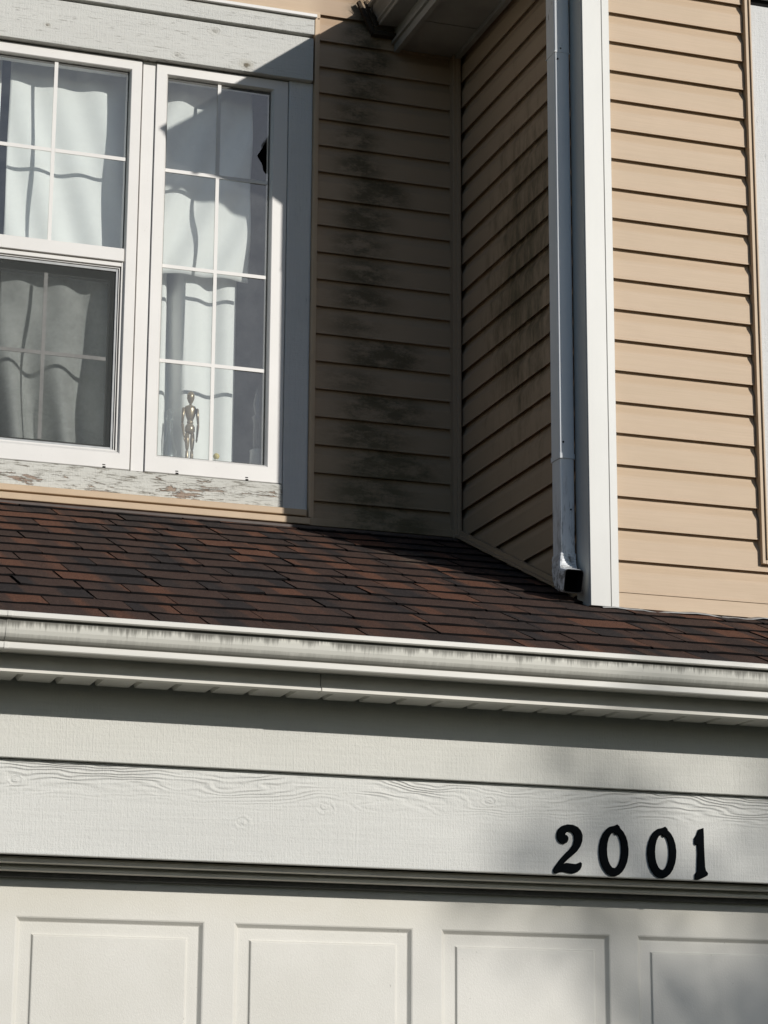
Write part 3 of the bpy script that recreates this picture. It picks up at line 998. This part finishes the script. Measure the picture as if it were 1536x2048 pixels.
MB().prism(seam + [(y + 0.0034, z) for y, z in reversed(GP_OUT[1:])], 0.982, 0.992, 'x').build('seam', GUTTER, gt)

ug = empty('gutter', (2.6, 7.1, 5.46), 'short grey gutter on the upper eave, ending at the window wall', 'gutter')
UO = [(2.650, 5.553), (2.650, 5.474), (2.583, 5.4705), (2.580, 5.473), (2.580, 5.483), (2.572, 5.487), (2.573, 5.497), (2.565, 5.510), (2.553, 5.524), (2.549, 5.534), (2.540, 5.536), (2.5375, 5.5385), (2.5375, 5.548), (2.541, 5.550), (2.548, 5.550)]
UI = [(2.548, 5.546), (2.543, 5.546), (2.543, 5.540), (2.553, 5.538), (2.558, 5.526), (2.569, 5.512), (2.577, 5.498), (2.576, 5.489), (2.584, 5.487), (2.584, 5.475), (2.646, 5.478), (2.646, 5.553)]
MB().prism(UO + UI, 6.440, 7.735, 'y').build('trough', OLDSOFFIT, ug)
MB().prism([(x, z) for x, z in UO], 7.735, 7.739, 'y').build('end_cap', TWIG, ug)['label'] = 'blackened end cap'
MB().prism([(x, z) for x, z in UO], 6.436, 6.440, 'y').build('end_cap', OLDSOFFIT, ug)
# rotten flashing board end below the gutter end
part('kickout_flashing', TWIG, ug, boxes=[(2.56, 2.668, 7.742, 7.768, 5.436, 5.452)])
kk = MB()
kk.prism([(2.500, 5.556), (2.510, 5.563), (2.567, 5.452), (2.556, 5.440)], 7.744, 7.760, 'y')
kk.prism([(2.522, 5.556), (2.531, 5.560), (2.575, 5.470), (2.566, 5.462)], 7.738, 7.744, 'y')
kk.build('kickout_flashing', TWIG, ug)
tw = empty('twig_tuft', (2.53, 7.745, 5.53), 'dry twigs sticking out of the upper gutter end', 'twigs')
for i in range(11):
    p0 = Vector((rnd.uniform(2.515, 2.56), 7.74, rnd.uniform(5.49, 5.545)))
    p1 = p0 + Vector((rnd.uniform(-0.045, 0.02), rnd.uniform(-0.03, 0.005), rnd.uniform(0.0, 0.05)))
    MB().spindle(p0, p1, [(0, 0.0022), (0.6, 0.0014), (1, 0.0007)], 5).build('twig', TWIG, tw)

# ------------------------------------------------------------------ downspout
ds = empty('downspout', (2.87, 6.76, 3.1), 'grey white downspout beside the corner post, its flaking elbow open over the roof', 'downspout')


def rect_ring(cx, cy, hx, hy, r=0.008, flute=0.0):
    pts = []
    for (sx, sy, a0) in ((1, 1, 0), (-1, 1, 90), (-1, -1, 180), (1, -1, 270)):
        for a in (0, 45, 90):
            t = math.radians(a0 + a)
            pts.append((cx + sx * (hx - r) + r * math.cos(t), cy + sy * (hy - r) + r * math.sin(t)))
    return pts


def pipe(path, hx, hy, name, mat, rim=0):
    """sweep a rounded rectangle along path in the yz or xz plane; path: list of (centre, x_axis, y_axis)"""
    m = MB()
    rings = []
    for i, (c, ax, ay, s) in enumerate(path):
        rings.append([Vector(c) + Vector(ax) * px * s + Vector(ay) * py * s for px, py in rect_ring(0, 0, hx, hy)])
    n = len(rings[0])
    k_in = 1.0 - 0.0018 / hx
    inner = []
    for (c, ax, ay, s_) in path:
        inner.append([Vector(c) + (Vector(ax) * px + Vector(ay) * py) * s_ * k_in for px, py in rect_ring(0, 0, hx, hy)])
    R_ = len(rings)
    vs = [p for r in rings for p in r] + [p for r in inner for p in r]
    off = R_ * n
    out_f, in_f = [], []
    for i in range(R_ - 1):
        for k in range(n):
            l = (k + 1) % n
            out_f.append((i * n + k, i * n + l, (i + 1) * n + l, (i + 1) * n + k))
            in_f.append((off + i * n + k, off + (i + 1) * n + k, off + (i + 1) * n + l, off + i * n + l))
    for i in (0, R_ - 1):
        for k in range(n):
            l = (k + 1) % n
            out_f.append((i * n + k, off + i * n + k, off + i * n + l, i * n + l))
    m.v = [tuple(p) for p in vs]
    m.f = out_f + in_f
    m.mi = [0] * (len(out_f) - n) + [rim] * n + [1] * len(in_f)
    return m.build(name, [mat, DARK], ds)


XA, YA = (1, 0, 0), (0, 1, 0)
DCX, DCY = 2.8635, 6.738
HX, HY = 0.0255, 0.038
pipe([((DCX, DCY, z), XA, YA, 1.0) for z in (5.205, 4.955)], HX + 0.0012, HY + 0.0012, 'pipe', DSPOUT)
pipe([((DCX, DCY, z), XA, YA, 1.0) for z in (4.98, 3.588)], HX, HY, 'pipe', DSPOUT)
pipe([((DCX, DCY, z), XA, YA, 1.0) for z in (3.615, 3.275)], HX - 0.0014, HY - 0.0014, 'pipe', DSPOUT)
# upper offset: from the gutter outlet in to the wall
dirn = Vector((DCX - 2.612, 0, 5.205 - 5.44)).normalized()
up_path = [((2.612, DCY, 5.478), XA, YA, 1.0), ((2.612, DCY, 5.44), XA, YA, 1.0)]
perp = (-dirn.z, 0, dirn.x)
up_path += [((2.612 + dirn.x * 0.04, DCY, 5.43 + dirn.z * 0.04), perp, YA, 1.0), ((DCX - dirn.x * 0.04, DCY, 5.215 - dirn.z * 0.04), perp, YA, 1.0), ((DCX, DCY, 5.205), XA, YA, 1.0)]
pipe(up_path, HX, HY, 'upper_elbow', DSPOUT)
# lower elbow: crimped, kicks out towards the viewer along the roof
el = []
R0, z0e = 0.098, 3.286
N = 17
for i in range(N + 1):
    t = math.radians(74 * i / N)
    c = (DCX - 0.018 * (i / N) ** 1.4, DCY - R0 * (1 - math.cos(t)), z0e - R0 * math.sin(t))
    ay = (0, math.cos(t), -math.sin(t))
    w = 1.0 + 0.16 * (i / N)
    s = 1.0 + (0.05 if i % 2 and 0 < i < 14 else 0.0)
    el.append((c, (w, 0, 0), ay, s))
t = math.radians(74)
lc = el[-1][0]
el.append(((lc[0], lc[1] - 0.045 * math.sin(t), lc[2] - 0.045 * math.cos(t)), (1.18, 0, 0), (0, math.cos(t), -math.sin(t)), 0.98))
eo = pipe(el, HX + 0.001, HY - 0.001, 'lower_elbow', DSPOUT, 1)
eo['label'] = 'flaking white elbow with a black open end'
pipe([((DCX, DCY, z), XA, YA, 1.0) for z in (3.604, 3.588)], HX + 0.0016, HY + 0.0016, 'collar', DSPOUT)
part('strap', DSPOUT, ds, boxes=[(2.8362, 2.8908, 6.6985, 6.7775, 4.9545, 4.9565)])
for (sx, sy, sz) in ((2.8495, 6.6995, 3.640), (2.857, 6.6995, 4.968), (2.873, 6.7014, 3.425), (2.847, 6.6995, 4.93)):
    MB().spindle((sx, sy - 0.002, sz), (sx, sy + 0.002, sz), [(0, 0.0026), (1, 0.0038)], 8).build('screw', DARK, ds)

# ------------------------------------------------------------------ house number 2001
TWO = [(2.5436, 2.2447), (2.5454, 2.2514), (2.5528, 2.2617), (2.5638, 2.2754), (2.5785, 2.291), (2.5933, 2.3049), (2.6025, 2.317), (2.6064, 2.3306), (2.6058, 2.3423), (2.6012, 2.3505), (2.5921, 2.3541), (2.5837, 2.3524), (2.5786, 2.3468), (2.5778, 2.3428), (2.5836, 2.3413), (2.5872, 2.3365), (2.5871, 2.3298), (2.5833, 2.3229), (2.5753, 2.3186), (2.5662, 2.3206), (2.559, 2.3259), (2.5552, 2.3345), (2.5549, 2.3452), (2.5594, 2.3571), (2.5705, 2.3666), (2.5851, 2.3709), (2.6015, 2.3706), (2.616, 2.3652), (2.625, 2.3555), (2.6296, 2.3433), (2.6282, 2.3281), (2.6218, 2.3127), (2.6114, 2.2989), (2.5967, 2.2867), (2.5838, 2.2762), (2.5728, 2.2657), (2.5691, 2.2623), (2.58, 2.2667), (2.5927, 2.2658), (2.6072, 2.2644), (2.6164, 2.2674), (2.6226, 2.2703), (2.6262, 2.2671), (2.6254, 2.2594), (2.6209, 2.2509), (2.6124, 2.2439), (2.5996, 2.2401), (2.5869, 2.2413), (2.5743, 2.2442), (2.5634, 2.2431), (2.5525, 2.2384), (2.5453, 2.2398)]
ZERO_OUT = [(2.7409, 2.3679), (2.7505, 2.3587), (2.7581, 2.3458), (2.7631, 2.3299), (2.7652, 2.3123), (2.7643, 2.2941), (2.7604, 2.2767), (2.7539, 2.2613), (2.7451, 2.249), (2.7347, 2.2406), (2.7235, 2.2367), (2.7121, 2.2376), (2.7015, 2.2431), (2.6923, 2.253), (2.6852, 2.2665), (2.6807, 2.2827), (2.679, 2.3004), (2.6804, 2.3184), (2.6848, 2.3355), (2.6917, 2.3505), (2.7008, 2.3623), (2.7114, 2.37), (2.7271, 2.374), (2.7338, 2.3773), (2.7403, 2.3715)]
ZERO_IN = [(2.7323, 2.3542), (2.7386, 2.3459), (2.7432, 2.3332), (2.7455, 2.3176), (2.7453, 2.3009), (2.7427, 2.2849), (2.7378, 2.2715), (2.7313, 2.2621), (2.7239, 2.2578), (2.7165, 2.2591), (2.7098, 2.2659), (2.7046, 2.2773), (2.7015, 2.2921), (2.7008, 2.3086), (2.7027, 2.325), (2.7069, 2.3395), (2.7129, 2.3503), (2.7201, 2.3563), (2.7253, 2.3563), (2.7263, 2.3516), (2.7303, 2.3498)]
ONE = [(2.9937, 2.3782), (2.9804, 2.3739), (2.9743, 2.3592), (2.9676, 2.3504), (2.9665, 2.3367), (2.9697, 2.3318), (2.9755, 2.3337), (2.9759, 2.3082), (2.974, 2.2809), (2.9726, 2.2588), (2.9663, 2.2501), (2.9652, 2.2365), (2.9746, 2.2362), (2.9898, 2.2425), (3.0024, 2.2487), (3.0041, 2.2549), (2.9979, 2.2614), (2.9955, 2.2715), (2.995, 2.2919), (2.9941, 2.3259), (2.9942, 2.3532)]


def numeral(loops, label, dx=0.0):
    cx = sum(p[0] for p in loops[0]) / len(loops[0])
    zb = min(p[1] for p in loops[0])
    cu = bpy.data.curves.new('n', 'CURVE')
    cu.dimensions = '2D'
    cu.fill_mode = 'BOTH'
    cu.extrude = 0.0016
    cu.bevel_depth = 0.0018
    cu.bevel_resolution = 2
    cu.offset = -0.0010
    for lp in loops:
        sp_ = cu.splines.new('POLY')
        sp_.points.add(len(lp) - 1)
        for p, q in zip(sp_.points, lp):
            p.co = (q[0] - cx, q[1] - zb, 0, 1)
        sp_.use_cyclic_u = True
    tmp = bpy.data.objects.new('n', cu)
    COL.objects.link(tmp)
    dg = bpy.context.evaluated_depsgraph_get()
    me = bpy.data.meshes.new_from_object(tmp.evaluated_get(dg))
    bpy.data.objects.remove(tmp)
    me.transform(Matrix.Rotation(math.radians(90), 4, 'X'))
    me.materials.clear()
    me.materials.append(BLACKNUM)
    o = bpy.data.objects.new('house_number', me)
    COL.objects.link(o)
    o.location = (cx + dx, 6.0853, zb)
    return tag(o, label, 'house number', 'black house numerals on the garage header')


numeral([TWO], 'black numeral two with a curled top, first on the garage header')
numeral([ZERO_OUT, ZERO_IN], 'black oval numeral zero just right of the numeral two')
numeral([ZERO_OUT, ZERO_IN], 'black oval numeral zero just left of the numeral one', 0.1438)
numeral([ONE], 'narrow black numeral one, last on the garage header')


# ------------------------------------------------------------------ curtains
def curtain(x0, x1, z0, z1, fn, name, label, nx=60, nz=40):
    m = MB()
    vs, fs = [], []
    for j in range(nz + 1):
        z = z0 + (z1 - z0) * j / nz
        for i in range(nx + 1):
            u = i / nx
            x = x0 + (x1 - x0) * u
            dx, y = fn(x, z, u)
            vs.append((x + dx, y, z))
    for j in range(nz):
        for i in range(nx):
            a = j * (nx + 1) + i
            fs.append((a, a + 1, a + nx + 2, a + nx + 1))
    m.add(vs, fs)
    o = m.build(name, CURTAIN, None, smooth=True, solid=0.0012)
    return tag(o, label, 'curtain', 'white curtains behind the windows')


def fold_left(x, z, u):
    return 0.0, 7.905 + 0.012 * math.sin(x * 46 + 0.5 * z) + 0.006 * math.sin(x * 93 + 2 * z)


def fold_mid(x, z, u):
    hang = max(0.0, min(1.0, (5.15 - z) / 0.9))
    diag = math.sin((x + 0.28 * (z - 4.5)) * 42.0) * 0.012 * (0.45 + 0.55 * hang)
    y = 7.893 + diag + 0.004 * math.sin(x * 17 + z * 3.0)
    low = max(0.0, min(1.0, (4.45 - z) / 0.5))
    y += low * (0.050 * math.sin((x + 0.10 * (z - 4.0)) * 36.0 + 1.2) + 0.035)
    return 0.0, y


def fold_right_up(x, z, u):
    return 0.0, 7.890 + 0.011 * math.sin((x - 0.45 * (z - 4.7)) * 40) + 0.003 * math.sin(x * 22 - z * 6)


def fold_right_low(x, z, u):
    w = 0.016 + 0.012 * max(0.0, 4.4 - z)
    y = 7.935 + 0.010 * math.sin(x * 34.0 + 2.2) + 0.004 * math.sin(x * 70 + z)
    y += 0.12 * math.exp(-((x - 1.893 + 0.02 * (z - 4.2)) / w) ** 2)
    return 0.0, y


curtain(0.85, 1.240, 3.4, 5.35, fold_left, 'curtain', 'white curtain at the far left edge of the left window')
curtain(1.268, 1.70, 3.4, 5.35, fold_mid, 'curtain', 'wide white curtain with slanting folds in the left window')
curtain(1.72, 2.150, 4.478, 5.35, fold_right_up, 'curtain', 'white cloth over the upper panes of the right window')
curtain(1.72, 2.115, 3.4, 4.75, fold_right_low, 'curtain', 'white lower curtain behind the figurine in the right window')

# ------------------------------------------------------------------ things on the ledge
FZ = 3.757
fx, fy = 1.943, 7.868
fig = empty('mannequin_figurine', (fx, fy, FZ), 'jointed wooden artist mannequin standing inside the right window', 'figurine')
MB().spindle((fx, fy, FZ), (fx, fy, FZ + 0.012), [(0, 0.026), (0.7, 0.026), (1, 0.022)], 16).build('stand', FIGURE, fig, smooth=True)
for s in (-1, 1):
    lx = fx + s * 0.0085
    lg = MB()
    lg.spindle((lx, fy, FZ + 0.012), (lx, fy - 0.004, FZ + 0.022), [(0, 0.006), (0.5, 0.0075), (1, 0.005)], 10)
    lg.spindle((lx, fy, FZ + 0.020), (lx, fy, FZ + 0.075), [(0, 0.0042), (0.5, 0.0062), (0.9, 0.0055), (1, 0.004)], 10)
    lg.spindle((lx, fy, FZ + 0.074), (lx + s * 0.001, fy, FZ + 0.135), [(0, 0.004), (0.12, 0.006), (0.6, 0.0085), (1, 0.0065)], 10)
    lg.build('leg', FIGURE, fig, smooth=True)
    ax_ = fx + s * 0.0265
    ar = MB()
    ar.spindle((ax_ - s * 0.003, fy, FZ + 0.226), (ax_ + s * 0.002, fy - 0.002, FZ + 0.170), [(0, 0.004), (0.08, 0.0065), (0.5, 0.0056), (1, 0.0038)], 10)
    ar.spindle((ax_ + s * 0.002, fy - 0.002, FZ + 0.170), (ax_ - s * 0.004, fy - 0.012, FZ + 0.118), [(0, 0.0036), (0.15, 0.0052), (0.9, 0.0036), (1, 0.003)], 10)
    ar.spindle((ax_ - s * 0.004, fy - 0.012, FZ + 0.119), (ax_ - s * 0.006, fy - 0.014, FZ + 0.100), [(0, 0.0028), (0.5, 0.0044), (1, 0.002)], 8, squash=0.6)
    ar.build('arm', FIGURE, fig, smooth=True)
MB().spindle((fx, fy, FZ + 0.133), (fx, fy, FZ + 0.168), [(0, 0.010), (0.25, 0.018), (0.7, 0.0175), (1, 0.011)], 14, squash=0.75).build('hips', FIGURE, fig, smooth=True)
MB().spindle((fx, fy, FZ + 0.166), (fx, fy, FZ + 0.182), [(0, 0.009), (0.5, 0.012), (1, 0.009)], 12, squash=0.8).build('waist', FIGURE, fig, smooth=True)
MB().spindle((fx, fy, FZ + 0.180), (fx, fy, FZ + 0.236), [(0, 0.010), (0.3, 0.0165), (0.75, 0.0215), (0.93, 0.018), (1, 0.008)], 14, squash=0.65).build('chest', FIGURE, fig, smooth=True)
MB().spindle((fx, fy, FZ + 0.234), (fx, fy - 0.001, FZ + 0.287), [(0, 0.0045), (0.16, 0.0045), (0.24, 0.008), (0.5, 0.0132), (0.75, 0.0135), (0.92, 0.0085), (1, 0.001)], 14).build('head', FIGURE, fig, smooth=True)

JAR = glass_material('jar_glass', ior=1.9, haze=0.10, tint=(0.90, 0.92, 0.92))
gb = empty('glass_carafe', (1.872, 7.872, FZ), 'clear glass carafe beside the figurine in the right window', 'carafe')
MB().spindle((1.872, 7.872, FZ), (1.872, 7.872, FZ + 0.185), [(0, 0.024), (0.05, 0.027), (0.35, 0.026), (0.55, 0.014), (0.75, 0.009), (0.92, 0.010), (1, 0.014)], 20).build('body', JAR, gb, smooth=True)
MB().spindle((1.872, 7.872, FZ + 0.178), (1.872, 7.872, FZ + 0.215), [(0, 0.008), (0.3, 0.006), (0.5, 0.012), (0.8, 0.012), (1, 0.003)], 14).build('stopper', JAR, gb, smooth=True)
yb_ = empty('scent_bottle', (2.039, 7.866, FZ), 'small white scent bottle with a round yellow stopper on the ledge', 'bottle')
MB().spindle((2.039, 7.866, FZ), (2.039, 7.866, FZ + 0.050), [(0, 0.011), (0.1, 0.013), (0.7, 0.012), (0.9, 0.006), (1, 0.005)], 14).build('body', CHINA, yb_, smooth=True)
MB().spindle((2.039, 7.866, FZ + 0.049), (2.039, 7.866, FZ + 0.073), [(0, 0.004), (0.2, 0.009), (0.5, 0.012), (0.8, 0.009), (1, 0.001)], 14).build('stopper', YELLOW, yb_, smooth=True)
rb = empty('candlestick', (2.188, 7.874, FZ), 'tall grey glass candlestick at the right end of the ledge', 'candlestick')
MB().spindle((2.188, 7.874, FZ), (2.188, 7.874, FZ + 0.10), [(0, 0.028), (0.9, 0.026), (0.96, 0.028), (1, 0.020)], 18).build('cup', PEWTER, rb, smooth=True)
MB().spindle((2.188, 7.874, FZ + 0.10), (2.188, 7.874, FZ + 0.33), [(0, 0.017), (0.45, 0.017), (0.5, 0.024), (0.55, 0.012), (0.7, 0.020), (0.85, 0.013), (1, 0.006)], 18).build('stem', JAR, rb, smooth=True)

# ------------------------------------------------------------------ tree behind the viewer that shades the lower right
TB = Vector((12.86, -10.4, 0.0))
tr = empty('shade_tree', TB, 'leafy tree behind the viewer, shading the right end of the garage', 'tree')
trunk = MB()
trunk.spindle(TB + Vector((0, 0, -0.1)), TB + Vector((-0.1, 0.1, 4.2)), [(0, 0.28), (0.08, 0.21), (1, 0.15)], 10)
trunk.spindle(TB + Vector((-0.1, 0.1, 4.1)), TB + Vector((-0.2, 0.0, 9.0)), [(0, 0.15), (0.6, 0.08), (1, 0.02)], 8)
clumps = []
for (x, z, r, n) in ((-0.99, 9.61, 0.10, 48), (-0.90, 9.54, 0.12, 90), (-0.84, 9.47, 0.11, 60), (-0.93, 9.38, 0.11, 50), (-0.80, 9.36, 0.12, 55), (-0.71, 9.27, 0.12, 34), (-0.59, 9.22, 0.14, 44), (-0.44, 9.16, 0.15, 50),
                     (-0.35, 9.02, 0.14, 60), (-0.22, 9.10, 0.15, 50), (-0.12, 9.00, 0.16, 60), (0.10, 9.00, 0.20, 70), (-0.22, 8.9, 0.14, 50), (-0.30, 9.72, 0.13, 34), (-0.12, 9.66, 0.13, 40),
                     (0.05, 9.55, 0.17, 60), (0.35, 9.25, 0.2, 70), (0.05, 10.0, 0.15, 44), (-0.25, 10.0, 0.13, 30), (0.35, 9.98, 0.15, 40), (-0.42, 9.98, 0.12, 18)):
    clumps.append((TB + Vector((x, rnd.uniform(-0.12, 0.12), z)), r * 1.1, int(n * 0.48)))
for i in range(150):
    a = rnd.uniform(0, 2 * math.pi)
    z = rnd.uniform(4.4, 8.1)
    rr = 1.9 * math.sqrt(rnd.random()) * (1.0 - 0.35 * abs(z - 6.3) / 2.2)
    clumps.append((TB + Vector((0.25 + rr * math.cos(a), rr * math.sin(a), z)), 0.22, 60))
cr = MB()
for i, (cc, r, n) in enumerate(clumps):
    if i < 60:
        h = max(3.6, cc.z - TB.z - rnd.uniform(0.8, 1.8))
        trunk.spindle(TB + Vector((-0.12, 0.05, h)), cc, [(0, 0.035), (0.6, 0.018), (1, 0.006)], 6)
    for k in range(n):
        q = cc + Vector((rnd.gauss(0, r), rnd.gauss(0, r), rnd.gauss(0, r * 0.8)))
        s_ = rnd.uniform(0.03, 0.06)
        d1 = Vector((rnd.gauss(0, 1), rnd.gauss(0, 1), rnd.gauss(0, 1))).normalized() * s_
        d2 = Vector((rnd.gauss(0, 1), rnd.gauss(0, 1), rnd.gauss(0, 1))).normalized() * s_ * 0.6
        cr.face([q - d1, q + d2, q + d1, q - d2])
trunk.build('trunk', BARK, tr, base=TB)
cr.build('crown', LEAF, tr, base=TB + Vector((0, 0, 4)), fixn=False)

# ------------------------------------------------------------------ unseen far trees, added to block low sky light
tl = MB()
for i in range(2600):
    a = rnd.uniform(math.pi * 1.02, math.pi * 1.98)
    d = rnd.uniform(34, 44)
    h = 4.6 + 1.4 * math.sin(a * 23) + 0.8 * math.sin(a * 51)
    z = h * rnd.random() ** 0.8
    c = Vector((2 + d * math.cos(a), d * math.sin(a), z))
    for k in range(3):
        q = c + Vector((rnd.gauss(0, 0.5), rnd.gauss(0, 0.5), rnd.gauss(0, 0.4)))
        d1 = Vector((rnd.gauss(0, 1), rnd.gauss(0, 1), rnd.gauss(0, 1))).normalized() * rnd.uniform(0.5, 1.0)
        d2 = Vector((rnd.gauss(0, 1), rnd.gauss(0, 1), rnd.gauss(0, 1))).normalized() * rnd.uniform(0.4, 0.7)
        tl.face([q - d1, q + d2, q + d1, q - d2])
tlo = tl.build('added_treeline', LEAF, None, base=(2, -35, 0), fixn=False)
tag(tlo, 'dark mass of unseen trees added behind the viewer to block low sky', 'trees', None, 'stuff')
